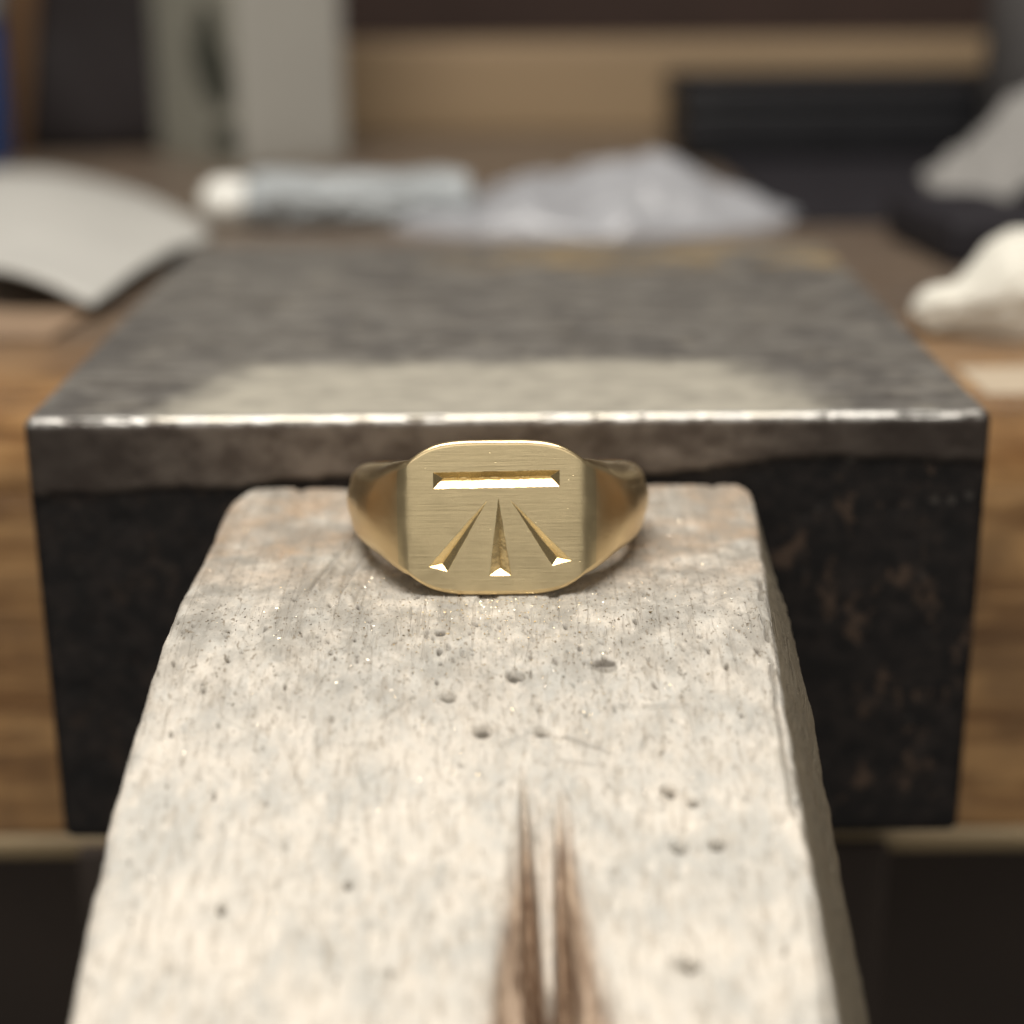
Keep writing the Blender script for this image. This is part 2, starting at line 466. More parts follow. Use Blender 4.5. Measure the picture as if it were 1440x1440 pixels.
def bench_pin():
    ys = np.concatenate([np.linspace(44, 72, 60, endpoint=False), np.linspace(72, 127.8, 540, endpoint=False),
                         129.3 - 1.5 * np.cos(np.linspace(math.pi / 2, 0, 12))[::-1][::-1] * 0 + np.linspace(-1.5, 0, 12)])
    ny = len(ys)
    ntop = 420
    u = np.linspace(0, 1, ntop)
    # ---- silhouettes of the top
    xl = np.interp(ys, [44, 74, 80, 88, 95, 103, 118, 127, 129.3], [-22.3, -22.6, -22.7, -22.8, -22.4, -22.0, -21.8, -21.6, -21.6])
    xr = np.interp(ys, [44, 74, 87, 93, 101, 105, 112, 124, 127.5, 129.3], [16.0, 16.1, 16.15, 16.2, 16.4, 16.6, 17.3, 18.3, 18.6, 18.6])
    xl = xl + .28 * (fbm(ys * .35, ys * 0, 31, 4) - .5)
    xr = xr + .25 * (fbm(ys * .5, ys * 0, 33, 4) - .5)
    rc = 5.5; cr_ = 1.9 * (1 - np.sqrt(np.clip(1 - (np.clip(rc - (129.3 - ys), 0, rc) / rc) ** 2, 0, None)))
    xl = xl + cr_; xr = xr - cr_ * .8
    X = xl[:, None] + (xr - xl)[:, None] * u[None]
    Y = np.repeat(ys[:, None], ntop, 1)
    Zt = pin_z(Y)
    # edge rounding
    dl = X - xl[:, None]; dr = xr[:, None] - X
    rl = .9; rr = .45
    Zt = Zt - (rl - np.sqrt(np.clip(rl ** 2 - np.clip(rl - dl, 0, rl) ** 2, 0, None)))
    Zt = Zt - (rr - np.sqrt(np.clip(rr ** 2 - np.clip(rr - dr, 0, rr) ** 2, 0, None)))
    rb = .7; db = 129.3 - Y
    Zt = Zt - (rb - np.sqrt(np.clip(rb ** 2 - np.clip(rb - db, 0, rb) ** 2, 0, None)))
    # ---- general wear
    Zt = Zt + .55 * ss(119, 127.5, Y) * (1 - np.exp(-((X + 1) / 9.5) ** 6))
    Zt += .30 * (fbm(X * .12, Y * .10, 41, 3) - .5)
    ringpad = np.exp(-(((X + 1) / 13) ** 2 + ((Y - 118) / 13) ** 2))
    Zt -= .15 * (fbm(X * .12, Y * .10, 41, 3) - .5) * 2 * ringpad
    Zt += .09 * (fbm(X * .8, Y * .6, 43, 4) - .5)
    Zt += .05 * (fbm(X * 3.0, Y * 1.6, 47, 3) - .5)
    # shallow gouges
    g = fbm(X * .55, Y * .4, 51, 3)
    Zt -= .20 * ss(.62, .74, g)
    # ---- saw cuts that lead into the slot
    cut = np.zeros_like(X); pit = np.zeros_like(X)
    wv = .18 * (fbm(Y * .5, Y * 0, 61, 3) - .5)
    c1 = np.interp(Y, [44, 74.5, 90.5], [1.25, 1.08, .5]) + wv
    c2 = np.interp(Y, [44, 74.5, 88.5], [2.35, 2.62, 2.45]) - wv * .7
    def groove(c, y0, wmax, dmax, p):
        t = np.clip((y0 - Y) / (y0 - 72), 0, 3)
        w = .16 + wmax * np.minimum(t, 1.4) ** .8
        d = dmax * t ** p
        return d * np.clip(1 - (np.abs(X - c + .10 * (fbm(X * 2, Y * .3, 67, 3) - .5)) / w) ** 1.5, 0, 1) * (t > 0)
    gd = np.maximum(groove(c1, 91.0, .72, 9.0, 1.2), groove(c2, 89.0, .68, 8.0, 1.2))
    ridge = np.clip((77.5 - Y) / 1.2, 0, 1) * (X > c1) * (X < c2) * np.clip((77.5 - Y) * 5, 0, 10)
    gd = np.maximum(gd, ridge)
    sw_ = np.clip((78.2 - Y) / 3.2, 0, 1); slot = sw_ * ss(1.45 + (76 - Y) * .03, .75 + (76 - Y) * .03, np.abs(X - 1.85 + .25 * (fbm(Y * .6, Y * 0, 69, 3) - .5)) + .35 * (1 - sw_)) * 24
    gd = np.maximum(gd, slot)
    # filed hollow to both sides of the cuts
    tt = np.clip((90.5 - Y) / 15.5, 0, 1.6)
    hol = tt * 2.0 * np.exp(-((X - 1.65) / (1.1 + 1.6 * tt)) ** 4) * (.45 + 1.1 * fbm(X * 1.8, Y * .10, 63, 3))
    streak = tt * .7 * ss(.5, .72, fbm(X * 1.9, Y * .10, 65, 3)) * np.exp(-((X - 1.75) / 3.2) ** 4)
    Zt -= hol + streak
    Zt -= gd
    cut = np.maximum(cut, np.clip(gd / 2.2, 0, 1))
    cut = np.maximum(cut, np.clip((hol + streak - .05) / .8, 0, .9) * np.where((X > c1) & (X < c2), .25, 1))
    # ---- drilled dimples
    for x0, y0, rx, ry, d in ((.13, 97.5, .50, .42, .32), (-3.94, 95.85, .42, .30, .45), (-1.86, 93.2, .52, .42, .28), (1.69, 93.2, .45, .36, .28),
                              (8.76, 88.85, .42, .36, .42), (10.1, 88.04, .34, .28, .32), (9.03, 84.93, .42, .36, .5), (11.11, 85.05, .42, .36, .5),
                              (8.96, 77.6, .48, .42, .6), (-8.98, 82.7, .25, .3, .3), (-15.6, 81.2, .25, .35, .3), (-4.6, 101.8, .3, .3, .15), (5.6, 98.6, .8, .6, .12)):
        rx, ry, d = rx * 1.25, ry * 1.3, d * 1.6
        q = ((X - x0) / rx) ** 2 + ((Y - y0) / ry) ** 2 + .5 * (fbm(X * 4, Y * 4, 71, 2) - .5)
        m = np.clip(1 - q, 0, 1)
        Zt -= d * m ** .6
        Zt += d * .18 * np.exp(-((np.sqrt(np.clip(q, 0, None)) - 1.15) / .22) ** 2)
        pit = np.maximum(pit, ss(.15, .7, m) * (.5 + .4 * (Y > y0)))
    # ---- wood pores, elongated along the grain
    pr = np.random.default_rng(5)
    pores = [(-18.61, 95.3), (-17.49, 93.92), (-19.82, 89.49), (-14, 88.2), (-8.85, 86.4), (-12.7, 85.3), (-19.2, 91.2), (-16.2, 96.1), (-15.5, 95.2)]
    while len(pores) < 260:
        x0 = pr.uniform(-22, 16); y0 = pr.uniform(75, 128)
        if pr.random() < (.15 + .85 * math.exp(-((y0 - 101) / 5.5) ** 2)) and not (abs(x0 - 1.7) < 3.5 and y0 < 90):
            pores.append((x0, y0))
    dxg = (xr - xl) / (ntop - 1)
    for x0, y0 in pores:
        a = pr.uniform(.05, .12); b = a * pr.uniform(1.0, 3.6); sk = pr.uniform(-.35, .1); a *= 1.15
        i0, i1 = np.searchsorted(ys, [y0 - b * 1.2, y0 + b * 1.2])
        if i1 - i0 < 2: continue
        j0 = max(0, int((x0 - .6 + 22) / .0905)); j1 = min(ntop, j0 + 18)
        XX = X[i0:i1, j0:j1]; YY = Y[i0:i1, j0:j1]
        q = ((XX - x0 - sk * (YY - y0)) / a) ** 2 + ((YY - y0) / b) ** 2
        m = np.clip(1.3 - q, 0, 1)
        Zt[i0:i1, j0:j1] -= .22 * m
        pit[i0:i1, j0:j1] = np.maximum(pit[i0:i1, j0:j1], m * pr.uniform(.35, .95))
    # ---- knife and saw scratches
    X_all, Y_all = X, Y
    def scratch(xa, ya, xb, yb, w, d, lift=0, dark=.0):
        L = math.hypot(xb - xa, yb - ya)
        i0, i1 = np.searchsorted(ys, [min(ya, yb) - 1, max(ya, yb) + 1])
        j0 = max(0, int((min(xa, xb) - 2 + 22) / .0905)); j1 = min(ntop, int((max(xa, xb) + 3 + 22) / .0905))
        if i1 - i0 < 2 or j1 - j0 < 2: return
        X, Y, sl = X_all[i0:i1, j0:j1], Y_all[i0:i1, j0:j1], np.s_[i0:i1, j0:j1]
        s = ((X - xa) * (xb - xa) + (Y - ya) * (yb - ya)) / L
        t_ = ((X - xa) * (yb - ya) - (Y - ya) * (xb - xa)) / L + .12 * (fbm(s * .9, s * 0, 81, 3) - .5)
        m = np.clip(1 - np.abs(t_) / w, 0, 1) * ss(0, .25 * L, s) * ss(L, .75 * L, s)
        Zt[sl] -= d * m
        if lift: Zt[sl] += lift * np.exp(-((t_ + w * 1.5) / (w * .9)) ** 2) * ss(0, .2 * L, s) * ss(L, .8 * L, s)
        if dark: pit[sl] = np.maximum(pit[sl], m * dark)
    scratch(-11.6, 118.5, -13.9, 106.5, .30, .30, .28, .35)
    scratch(-10.6, 115.5, -11.9, 104.8, .45, .30, .34, .15)
    scratch(-9.6, 112.5, -10.5, 104.0, .22, .18, .16, .2)
    scratch(-14.4, 121, -17.2, 112, .18, .10, .1)
    scratch(-16.0, 125, -17.6, 118, .18, .10, .1)
    scratch(1.6, 93.4, 6.2, 91.4, .16, .16, .06, .4)
    scratch(1.6, 91.3, 5.8, 90.6, .12, .10, .04, .25)
    scratch(5.2, 95.2, 11.5, 95.0, .22, .14, .06, .18)
    scratch(-21.0, 104, -20.4, 91, .14, .12, -.03)
    scratch(-20.7, 95, -17.2, 90, .12, .10, 0)
    scratch(-11.0, 95, -6.5, 86, .10, .07, 0)
    for k in range(150):
        x0 = pr.uniform(-21, 15); y0 = pr.uniform(78, 127); an = pr.normal(1.45, .7); ln = pr.uniform(1.2, 7.0)
        scratch(x0, y0, x0 + ln * math.cos(an), y0 + ln * math.sin(an), pr.uniform(.07, .14), pr.uniform(.05, .14), pr.choice([0, .05]), pr.choice([0, 0, .25]))
    # crumbling line just inside the right arris
    dre = xr[:, None] - X
    cl_ = np.exp(-((dre - .35 - .5 * (fbm(Y * .45, Y * 0, 85, 3) - .3)) / .13) ** 2) * ss(.42, .55, fbm(Y * .35, Y * 0 + 3, 87, 3)) * (Y < 112)
    Zt -= .35 * cl_; pit = np.maximum(pit, .6 * cl_)
    # ---- side columns
    BOT = -26.0
    def sidecol(frac, xs, side):
        return xs
    nL, nR = 14, 34
    cols = []
    # left side from bottom up
    fl = np.linspace(0, 1, nL, endpoint=False)
    zl = Zt[:, 0]; zr = Zt[:, -1]
    for f in fl:
        z = BOT + (zl - BOT) * f
        x = xl + .3 - .3 * f + .12 * (fbm(ys * .5, ys * 0 + f * 3, 91, 3) - .5)
        cols.append(np.stack([x, ys, z], -1))
    top = np.stack([X, Y, Zt], -1)
    # right side: slanted filed bevel, then vertical
    bev = np.interp(ys, [44, 80, 100, 112, 124, 127], [3.0, 2.9, 2.6, 1.7, .4, .05])
    bevh = np.interp(ys, [44, 80, 100, 112, 124, 127], [7.0, 6.0, 4.6, 3.0, 1.2, .5])
    rcols = []
    for k in range(1, nR + 1):
        f = k / nR
        if f <= .75:
            g_ = f / .75
            x = xr + bev * g_ ** .85; z = zr - bevh * g_
            x = x + .14 * (fbm(ys * 1.1, ys * 0 + g_ * 6, 95, 4) - .5) * min(1, g_ * 3)
        else:
            g_ = (f - .75) / .25
            x = xr + bev; z = (zr - bevh) * (1 - g_) + BOT * g_
        rcols.append(np.stack([x, ys, z], -1))
    G = np.concatenate([np.stack(cols, 1), top, np.stack(rcols, 1)], 1)
    nc = G.shape[1]
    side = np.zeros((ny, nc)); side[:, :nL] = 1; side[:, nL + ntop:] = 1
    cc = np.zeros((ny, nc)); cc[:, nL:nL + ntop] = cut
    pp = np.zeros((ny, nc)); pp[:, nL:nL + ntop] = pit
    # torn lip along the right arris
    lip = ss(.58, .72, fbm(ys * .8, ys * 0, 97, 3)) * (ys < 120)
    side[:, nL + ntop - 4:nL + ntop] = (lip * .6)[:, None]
    V = G.reshape(-1, 3)
    idx = np.arange(ny * nc).reshape(ny, nc)
    Q = np.stack([idx[:-1, :-1], idx[:-1, 1:], idx[1:, 1:], idx[1:, :-1]], -1).reshape(-1, 4)
    # bottom
    b = np.stack([idx[:-1, -1], idx[:-1, 0], idx[1:, 0], idx[1:, -1]], -1)
    Q = np.concatenate([Q, b])
    # end caps: strips down to the bottom edge line
    extra = []; eq = []
    for row, flip in ((0, True), (ny - 1, False)):
        base = len(V) + len(extra)
        for j in range(nc): extra.append((G[row, j, 0], ys[row], BOT))
        a = idx[row]; e = np.arange(base, base + nc)
        q = np.stack([a[:-1], a[1:], e[1:], e[:-1]], -1)
        eq.append(q[:, ::-1] if not flip else q)
    V = np.concatenate([V, np.array(extra)]); Q = np.concatenate([Q] + eq)[:, ::-1]
    Q = Q[:, ::-1] if False else Q
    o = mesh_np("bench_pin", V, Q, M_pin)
    bm = bmesh.new(); bm.from_mesh(o.data); bmesh.ops.recalc_face_normals(bm, faces=bm.faces)
    bm.to_mesh(o.data); bm.free()
    n_ex = len(extra)
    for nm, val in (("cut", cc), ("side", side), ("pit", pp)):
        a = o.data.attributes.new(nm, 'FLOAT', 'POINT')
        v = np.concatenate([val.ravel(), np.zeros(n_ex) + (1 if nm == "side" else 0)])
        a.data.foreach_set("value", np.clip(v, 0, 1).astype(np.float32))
    tag(o, "worn pale wooden bench pin with saw slot and pits under the ring", "bench pin")
    return o, X, Y, Zt
pin_obj, PX, PY, PZ = bench_pin()

# ================================================================== signet ring
def ring():
    A, B, D = 6.12, 5.15, 10.6           # half width, half height, face distance from centre
    RS, RI = 10.75, 9.0                  # shank outer / inner radius
    # --- engraving depth on the face, x right, z up
    def vcut(x, z, ax_, az, bx, bz, we, k, ke, ex):
        L = math.hypot(bx - ax_, bz - az); ux, uz = (bx - ax_) / L, (bz - az) / L
        s = (x - ax_) * ux + (z - az) * uz
        t = -(x - ax_) * uz + (z - az) * ux
        hw = we * np.clip(s / L, 0, 2)
        return np.clip(np.minimum(k * (hw - np.abs(t)), ke * ((bx - x) * ex + (z - bz) * math.sqrt(1 - ex * ex))), 0, None) * (s > 0)
    def bar(x, z):
        wob = .05 * (fbm(x * 1.3, x * 0, 5, 3) - .5)
        zz = z - (2.60 + .012 * x + wob)
        w2 = .05 * (fbm(x * 2.4, x * 0 + 4, 15, 3) - .5)
        return np.clip(np.minimum(np.minimum(1.0 * (.50 - zz), .68 * (zz + .58 + w2)), .70 * (4.12 - np.abs(x))), 0, None)
    rays = [(-.62, 1.18, -3.85, -3.35, .60, .62, .95, -.25), (.12, 1.35, .20, -3.80, .70, .62, .95, .0), (.92, 1.18, 4.2, -3.0, .60, .62, .95, .25)]
    def eng(x, z):
        w = .06 * (fbm(x * 1.8, z * 1.8, 9, 3) - .5)
        ds = [bar(x, z)] + [vcut(x + w, z, *r) for r in rays]
        d = np.stack(ds, 0)
        return d.max(0), d.argmax(0)
    # --- angular stations
    phA = math.atan((A - 1.25) / D)
    xs = np.linspace(-(A - 1.25), A - 1.25, 380)
    ph_face = np.arctan2(xs, D)
    sh = np.concatenate([np.linspace(phA, R(40), 90)[1:], np.linspace(R(40), R(180), 110)[1:]])
    ph = np.concatenate([-sh[::-1][:-1] if False else -sh[::-1], ph_face, sh])
    ph = ph[1:]                           # drop duplicate at -180
    n = len(ph); nsh = len(sh) - 1; nf = len(ph_face)
    aph = np.abs(ph)
    # plan profile of the outer surface: polyline beyond the face edge, smoothed
    def outer_R(p):
        # candidate points (x, y): face edge bends down to the shank circle
        px = np.array([A - 3.0, A - .10, A + .45, 7.55, 8.7, 9.6, 10.25, 10.62, RS, RS - .25])
        py = np.array([D, D, D - .50, 8.9, 7.25, 5.45, 3.6, 1.75, 0.0, -2.2])
        L_ = np.concatenate([[0], np.cumsum(np.hypot(np.diff(px), np.diff(py)))])
        q = np.arange(0, L_[-1], .02); fx = np.interp(q, L_, px); fy = np.interp(q, L_, py)
        g_ = np.exp(-(np.arange(-75, 76) * .02 / .47) ** 2 / 2); g_ /= g_.sum()
        fx = np.convolve(fx, g_, 'same')[78:-78]; fy = np.convolve(fy, g_, 'same')[78:-78]
        pp_ = np.arctan2(fx, fy); rr_ = np.hypot(fx, fy)
        return np.where(p <= phA, D / np.cos(np.minimum(p, 1.2)), np.where(p > math.pi / 2, RS, np.where(p < 1.2, np.minimum(D / np.cos(np.minimum(p, 1.2)), np.interp(p, pp_, rr_)), np.interp(p, pp_, rr_))))
    Ro = outer_R(aph)
    # half width
    xx = np.abs(Ro * np.sin(ph))
    NN = 3.7
    head = np.where(aph < 1.0, B * np.clip(1 - np.clip(xx / (A + .12), 0, 1) ** NN, 0, 1) ** (1 / NN), 0)
    shw = np.interp(np.degrees(aph), [0, 30, 36, 45, 60, 75, 90, 130, 180], [3.9, 3.8, 3.6, 3.3, 3.0, 2.75, 2.45, 1.75, 1.5])
    kk = .8
    hh = np.clip(.5 + .5 * (head - shw) / kk, 0, 1)
    W = shw * (1 - hh) + head * hh + kk * hh * (1 - hh)
    W = np.minimum(W, B + .0)
    # --- cross section, t across width
    NT_ = 360
    tt = np.linspace(-1, 1, NT_)
    rb = .34                              # rim rounding
    rs = np.interp(np.degrees(aph), [0, 28, 34, 50, 90, 180], [.34, .36, .7, 1.5, 1.5, .8])
    crown = np.interp(np.degrees(aph), [0, 29, 36, 60, 90, 180], [0, 0, .10, .22, .25, .25])
    Zc = (W - rs)[:, None] * tt[None]
    flatR = Ro[:, None] - crown[:, None] * tt[None] ** 2
    px = flatR * np.sin(ph)[:, None]; py = flatR * np.cos(ph)[:, None]
    isf = (aph <= phA + 1e-6)
    dep, which = eng(px, Zc)
    dep = dep * isf[:, None]
    py = py - dep
    outer = np.stack([px, -py, Zc], -1)   # face looks towards -Y
    # rims: quarter rounds then tapered walls to the inside
    nb = 8
    def rim(s):
        rows = []
        for i in range(1, nb + 1):
            a = math.pi / 2 * i / nb
            r_ = Ro - crown - rs * (1 - math.cos(a)); z_ = s * (W - rs + rs * math.sin(a))
            rows.append(np.stack([r_ * np.sin(ph), -r_ * np.cos(ph), z_], -1))
        r0 = Ro - crown - rs; r1 = np.full(n, RI + .25)
        wi = np.minimum(W - .15, shw * .55 + W * .38)
        for i in range(1, 7):
            f = i / 6
            r_ = r0 + (r1 - r0) * f; z_ = s * (W + (wi - W) * f ** 1.1)
            rows.append(np.stack([r_ * np.sin(ph), -r_ * np.cos(ph), z_], -1))
        wv = wi
        return rows, wv
    up, wi = rim(1); dn, _ = rim(-1)
    inner = []
    for f in np.linspace(1, -1, 14):
        r_ = np.full(n, RI) - .0 * f
        inner.append(np.stack([r_ * np.sin(ph), -r_ * np.cos(ph), (wi - .2) * f], -1))
    G = np.concatenate([outer, np.stack(up + inner + dn[::-1], 1)], 1)    # (n, nc, 3), closed in both directions
    nc = G.shape[1]
    idx = np.arange(n * nc).reshape(n, nc)
    ni = np.roll(idx, -1, 0)
    nj = np.roll(idx, -1, 1); nij = np.roll(ni, -1, 1)
    Q = np.stack([idx, ni, nij, nj], -1)   # (n,nc,4)
    V = G.reshape(-1, 3)
    # classify quads
    I, J = np.meshgrid(np.arange(n), np.arange(nc), indexing='ij')
    fi = (I > 0) & (J < NT_ - 1) & (aph[I] < R(33)) & (aph[(I + 1) % n] < R(33))
    depf = np.zeros((n, nc)); depf[:, :NT_] = dep
    whf = np.zeros((n, nc), int); whf[:, :NT_] = which
    dq = np.stack([depf.ravel()[Q[..., k_]] for k_ in range(4)], -1)
    deep = dq.max(-1) > 1e-4
    wq = whf.ravel()[Q.reshape(-1, 4)[np.arange(n * nc), dq.reshape(-1, 4).argmax(-1)]].reshape(n, nc)
    root = empty("signet_ring")
    def sub(name, mask, mat, parent, smooth):
        q = Q[mask]
        used, inv = np.unique(q, return_inverse=True)
        return mesh_np(name, V[used], inv.reshape(q.shape), mat, parent, smooth)
    sub("band", ~fi, M_band, root, True)
    face = sub("face", fi & ~deep, M_face, root, True)
    face["label"] = "flat brushed gold cushion-shaped face of the ring"
    sub("engraved_bar", fi & deep & (wq == 0), M_cut, face, False)
    for r_ in (1, 2, 3):
        sub("engraved_ray", fi & deep & (wq == r_), M_cut, face, False)
    tag(root, "yellow gold signet ring engraved with a bar over three rays on the bench pin", "ring")
    # --- lie on its side: lower face rim and back of the shank touch the wood
    tilt = math.atan2(B - 1.5, D - .35 + RS - 1.0)
    pts = V @ np.array(Matrix.Rotation(-tilt, 3, 'X')).T
    zmin = pts[:, 2].min(); ymin = pts[pts[:, 2] < zmin + .25, 1].min()
    place(root, (-1.0, 107.0 - ymin, -zmin - .03), (-tilt, 0, 0))
    return root
ring()

# ================================================================== metal filings on the wood
def filings():
    pr = np.random.default_rng(11)
    V = []; F = []
    cnt = 0
    while cnt < 5200:
        if pr.random() < .75:
            x = pr.normal(0, 11); y = pr.normal(105, 6)
        else:
            x = pr.uniform(-21, 15.5); y = pr.uniform(80, 127)
        if not (-21.3 < x < 15.8 and 77 < y < 127.5): continue
        if abs(x - 1.7) < 3 and y < 91: continue
        j = int(np.clip(np.searchsorted(PY[:, 0], y), 0, PY.shape[0] - 1))
        i = int(np.clip(np.searchsorted(PX[j], x), 0, PX.shape[1] - 1))
        z = PZ[j, i]
        s = pr.uniform(.018, .045) * (1.6 if pr.random() < .06 else 1)
        p = pr.normal(0, 1, (4, 3)) * s * np.array([1.2, 1.2, .55])
        b = len(V)
        for q in p: V.append((x + q[0], y + q[1], z + .02 + abs(q[2])))
        F += [(b, b + 1, b + 2), (b, b + 2, b + 3), (b, b + 3, b + 1), (b + 1, b + 3, b + 2)]
        cnt += 1
    t = NT("metal_dust")
    m = t.out(Base_Color=t.mix(t.step(t.noise(4, 1), .45, .55), (.80, .76, .70), (.80, .66, .42)), Metallic=1.0, Roughness=.25)
    o = mesh_np("metal_filings", V, F, m, None, False)
    tag(o, "fine shiny metal filings scattered over the wooden bench pin", "filings", kind="stuff")
filings()

# ================================================================== things behind
# --- sheet helper: grid of control points -> smooth thin solid
def sheet(name, ctrl, thick, mat, n=40, crumple=0, cs=.2, parent=None, seed=0):
    C = np.array(ctrl, float)               # (a, b, 3)
    def cr(P, m_):
        k = len(P); t = np.linspace(0, k - 1, m_)
        i = np.clip(t.astype(int), 0, k - 2); f = (t - i)[:, None, None]
        Pp = np.concatenate([2 * P[:1] - P[1:2], P, 2 * P[-1:] - P[-2:-1]])
        a, b, c, d = Pp[i], Pp[i + 1], Pp[i + 2], Pp[i + 3]
        return .5 * (2 * b + (c - a) * f + (2 * a - 5 * b + 4 * c - d) * f ** 2 + (3 * b - a - 3 * c + d) * f ** 3)
    S = cr(C, n); S = np.swapaxes(cr(np.swapaxes(S, 0, 1), n), 0, 1)
    if crumple:
        x, y = S[..., 0], S[..., 1]
        r1 = np.abs(fbm(x * cs, y * cs + S[..., 2] * .1, seed + 100, 4) - .5) * 2
        S[..., 2] += crumple * (r1 - .3)
        S[..., 1] += crumple * .5 * (fbm(x * cs * 1.3, S[..., 2] * cs * 1.3 + y * .1, seed + 105, 3) - .5)
    du = np.gradient(S, axis=0); dv = np.gradient(S, axis=1)
    N = np.cross(du, dv); N /= np.maximum(np.linalg.norm(N, axis=-1, keepdims=True), 1e-9)
    T = S + N * thick / 2; Bt = S - N * thick / 2
    V = np.concatenate([T.reshape(-1, 3), Bt.reshape(-1, 3)])
    idx = np.arange(n * n).reshape(n, n)
    q = np.stack([idx[:-1, :-1], idx[1:, :-1], idx[1:, 1:], idx[:-1, 1:]], -1).reshape(-1, 4)
    o = n * n
    ring_ = np.concatenate([idx[0, :-1], idx[:-1, -1], idx[-1, :0:-1], idx[:0:-1, 0]])
    rn = np.roll(ring_, -1)
    e = np.stack([ring_, rn, rn + o, ring_ + o], -1)
    return mesh_np(name, V, np.concatenate([q, q[:, ::-1] + o, e]), mat, parent)

# white paper left of the block, its near edge lifted off the bench
p = sheet("paper_sheet", [
    [(-62.5, 205, 4.0), (-55, 200.5, 3.2), (-47.6, 196, 1.0)],
    [(-76, 240, 4.5), (-62, 232, 5.0), (-45, 224, 1.6)],
    [(-90, 275, 3.6), (-73, 268, 5.0), (-43, 249, .6)],
    [(-100, 312, .6), (-84, 318, .3), (-62, 292, .1)]], .5, M_paper, 36, .5, .06)
tag(p, "white sheet of paper lying left of the steel block", "paper")
c = rbox("cardboard_strip", (70, 13, 1.0), (0, 0, 0), .3, M_card, None, (10, 6, 2))
place(c, (-84, 196, BZ + .5), (0, 0, R(-6)))
tag(c, "flat tan cardboard strip on the bench under the white paper", "cardboard")

# crumpled roll: a noisy tube of varying radius along X
def roll(name, xs, rs_, zs, mat, amp=.34, fold=.16, seed=121, parent=None):
    n, seg = 90, 90
    f = np.linspace(0, 1, n)[:, None]; a = np.linspace(0, 2 * math.pi, seg, endpoint=False)[None]
    x = xs[0] + (xs[-1] - xs[0]) * f + 0 * a
    r = np.interp(x, xs, rs_); zc = np.interp(x, xs, zs)
    w = 1 + amp * (fbm(np.cos(a) * 1.4 + x * .13, np.sin(a) * 1.4 + x * .05, seed, 4) - .5) \
        + fold * (np.abs(vnoise(np.cos(a) * 3 + x * .3, np.sin(a) * 3 + 0 * x, seed + 4) - .5) - .25) * 2
    V = np.stack([x, r * w * np.cos(a), np.maximum(zc + r * w * np.sin(a), .05)], -1).reshape(-1, 3)
    idx = np.arange(n * seg).reshape(n, seg); nx = np.roll(idx, -1, 1)
    return mesh_np(name, V, np.stack([idx[:-1], idx[1:], nx[1:], nx[:-1]], -1).reshape(-1, 4)[:, ::-1], mat, parent)

# rolled plastic packet; a white lump stands in for the glint on its end
t = empty("plastic_packet", (-43, 263, BZ), (0, 0, R(2)))
roll("body", [2.5, 3, 5, 20, 30, 37, 38], [.1, 2.8, 3.9, 4.3, 4.2, 3.6, .1], [3.6, 3.7, 3.9, 4.0, 3.9, 3.4, 3.4], M_tube, .26, .28, 61, t)
cp = lathe("end_glint", [(0, -3.2), (1.6, -3.0), (2.9, -2.0), (3.5, -.2), (3.4, 2.6), (2.9, 4.0), (0, 4.1)], M_glint, t, 40, 'X')
place(cp, (0, 0, 3.85))
tag(t, "rolled grey plastic packet with white lump for the glint on its end lying behind the steel block", "packet")

# crumpled plastic bag, a closed mound
def bag(name, cx, cy, rx, ry, h, seed, mat):
    n, mseg = 46, 110
    V = []
    for i in range(n):
        f = i / (n - 1)
        for j in range(mseg):
            a = 2 * math.pi * j / mseg
            rr = f
            V.append((math.cos(a) * rr, math.sin(a) * rr, 0))
    V = np.array(V)
    r_ = np.hypot(V[:, 0], V[:, 1])
    wob = 1 + .22 * (fbm(V[:, 0] * 1.6 + 5, V[:, 1] * 1.6 + 5, seed, 3) - .5)
    x = V[:, 0] * rx * wob; y = V[:, 1] * ry * wob
    prof = np.clip(1 - r_ ** 2.2, 0, 1) ** .75
    cr_ = np.abs(vnoise(x * .085 + y * .03, y * .13, seed + 4) - .5) * 2 + .45 * np.abs(vnoise(x * .22 - y * .08, y * .25, seed + 6) - .5) * 2 + .2 * np.abs(vnoise(x * .5, y * .55, seed + 7) - .5) * 2
    z = prof * h * (.45 + .55 * fbm(x * .06, y * .08, seed + 9, 2) * 1.6) - cr_ * h * .34 * np.clip(prof * 2, 0, 1)
    z = np.maximum(z, 0) + .15
    T = np.stack([x, y, z], -1); Bm = np.stack([x, y, 0 * z], -1)
    idx = np.arange(n * mseg).reshape(n, mseg); nx = np.roll(idx, -1, 1)
    q = np.stack([idx[:-1], idx[1:], nx[1:], nx[:-1]], -1).reshape(-1, 4)
    o = n * mseg
    e = np.stack([idx[-1], idx[-1] + o, nx[-1] + o, nx[-1]], -1)
    ob = mesh_np(name, np.concatenate([T, Bm]), np.concatenate([q, q[:, ::-1] + o, e]), mat)
    place(ob, (cx, cy, BZ))
    return ob
b = bag("plastic_bag", 12, 268, 34, 19, 9.5, 3, M_bag)
tag(b, "crumpled grey plastic bag lying behind the steel block", "plastic bag")

# carton with a printed side
ct = empty("carton", (-53, 345, BZ), (0, 0, R(38)))
# corner towards the viewer; local faces: -X side printed, -Y side plain
V, N, Q = rbox_data(11.5, 16, 45, .5, 10, 10, 14, 3)
cb = mesh_np("box_body", V + np.array([11.5, 16, 45]), Q, M_carton, ct)
pp = rbox("printed_panel", (32.2, .5, 90), (-16.1, 0, 45), .2, M_print, ct, (10, 2, 20))
place(pp, (-.1, 0, 0), (0, 0, R(-90)))
place(ct, (-49.5, 328, BZ), (0, 0, R(38)))
tag(ct, "tall pale grey carton with dark printed left side behind the white paper", "carton")

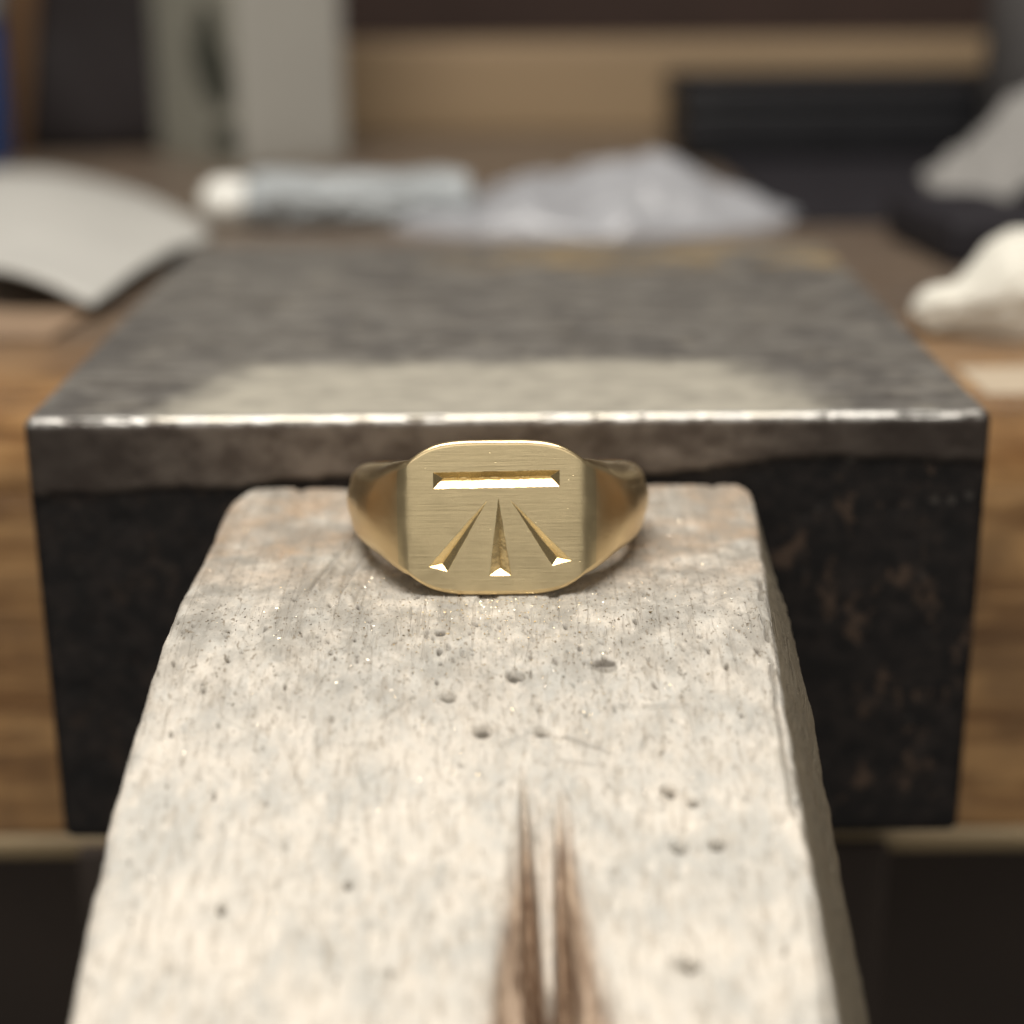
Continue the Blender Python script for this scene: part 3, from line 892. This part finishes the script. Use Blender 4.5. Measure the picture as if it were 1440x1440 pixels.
# dark case, brown strap
dc = empty("tool_case", (-86, 372, BZ), (0, 0, R(4)))
rbox("case_body", (58, 40, 70), (0, 0, 35), 4, M_case, dc, (14, 10, 14), 2.5)
st = rbox("strap", (8, 1.6, 74), (0, 0, 0), .6, M_brown, dc, (4, 2, 14))
place(st, (-9, -22.2, 36.5), (0, R(9), 0))
tag(dc, "dark leather tool case with brown strap standing behind the white paper", "tool case")
mk = empty("marker_pen", (-101, 340, BZ))
lathe("barrel", [(0, 0), (5.2, 0), (5.6, .6), (5.6, 26), (5.2, 27), (0, 27)], M_blue, mk)
lathe("cap", [(0, 27.1), (5.9, 27.1), (6.0, 28), (5.6, 60), (4.8, 62), (0, 62.5)], M_greyp, mk)
tag(mk, "upright blue marker with grey cap at the far left edge", "marker")

# pale wooden board at the back, black box before it
wb = rbox("wooden_board", (330, 14, 19), (0, 0, 0), .8, M_tan, None, (20, 4, 5))
place(wb, (60, 388, BZ + 9.5), (0, 0, R(-1.6)))
tag(wb, "long pale wooden board lying across the back of the bench", "board")
bb = empty("black_box", (65, 346, BZ + 1), (0, 0, R(1)))
rbox("box_body", (66, 34, 9.5), (0, 0, 4.75), 1.4, M_black, bb, (10, 8, 5))
rbox("lid", (67, 35, 4.0), (0, 0, 11.6), 1.4, M_black, bb, (10, 8, 4))
tag(bb, "low flat black box standing in front of the pale wooden board", "box")

# grey cloth slumped on a dark rubber pad, right
cl = sheet("grey_cloth", [
    [(61.5, 263, 5.0), (62.5, 255, 4.2), (63.2, 247, 2.6), (62.6, 238, BZ + .6)],
    [(69, 266, 10.5), (68.5, 256, 8.0), (67.5, 247, 5.4), (65, 238, 2.4)],
    [(78, 270, 17.5), (78, 258, 13.5), (77, 250, 10.5), (73, 243, 8.2)],
    [(92, 275, 24), (92, 263, 20.5), (92, 254, 17), (88, 248, 13.5)]], .8, M_cloth, 60, 2.6, .16, None, 5)
tag(cl, "crumpled grey cloth slumped over the right side of the bench", "cloth")
gb = empty("grey_canister", (96, 318, BZ))
lathe("body", [(0, 0), (10.5, 0), (11.4, .8), (11.5, 44), (10.5, 45.5), (0, 45.6)], M_greyd, gb)
lathe("lid", [(0, 45.8), (11.8, 45.8), (12.0, 46.6), (12.0, 55), (11, 56), (0, 56.2)], M_greyd, gb)
tag(gb, "upright dark grey canister behind the grey cloth", "canister")
mt = rbox("shade_sheet", (84, 78, 1.0), (0, 0, 0), .4, M_rubber, None, (8, 8, 2), .1)  # added dark sheet where the bench lies in shadow
place(mt, (82, 300, BZ + .5), (0, 0, R(3)))
tag(mt, "dark flat sheet standing in for the shaded bench around the black box", "mat")
rp = rbox("rubber_pad", (56, 26, 6.5), (0, 0, 0), 1.5, M_rubber, None, (10, 8, 4), .6)  # dark object that also stands in for bench shadows beneath the cloth
place(rp, (83, 241, BZ + 3.2), (0, 0, R(8)))
tag(rp, "dark rubber pad under the grey cloth behind the white tissue", "rubber pad")

# crumpled white tissue: a narrow twisted end widening into a lump
wt = place(roll("tissue", [-15, -14, -12.5, -10.5, -8.5, -6, -3, 12, 40, 46, 47], [.1, 2.0, 2.5, 2.5, 3.6, 5.5, 6.2, 6.0, 6.0, 3, .1],
                [2.6, 2.6, 2.7, 2.9, 3.6, 4.6, 5.4, 5.5, 5.6, 5.6, 5.6], M_white), (58.5, 188, BZ), (0, 0, R(4)))
tag(wt, "crumpled white tissue lying on the bench right of the steel block", "tissue")
tp = rbox("tape_strip", (42, 10.5, .25), (0, 0, 0), .1, M_tape, None, (10, 4, 2))
place(tp, (66, 166.5, BZ + .14), (0, 0, R(2)))
tag(tp, "beige strip of masking tape stuck on the bench right of the block", "tape")
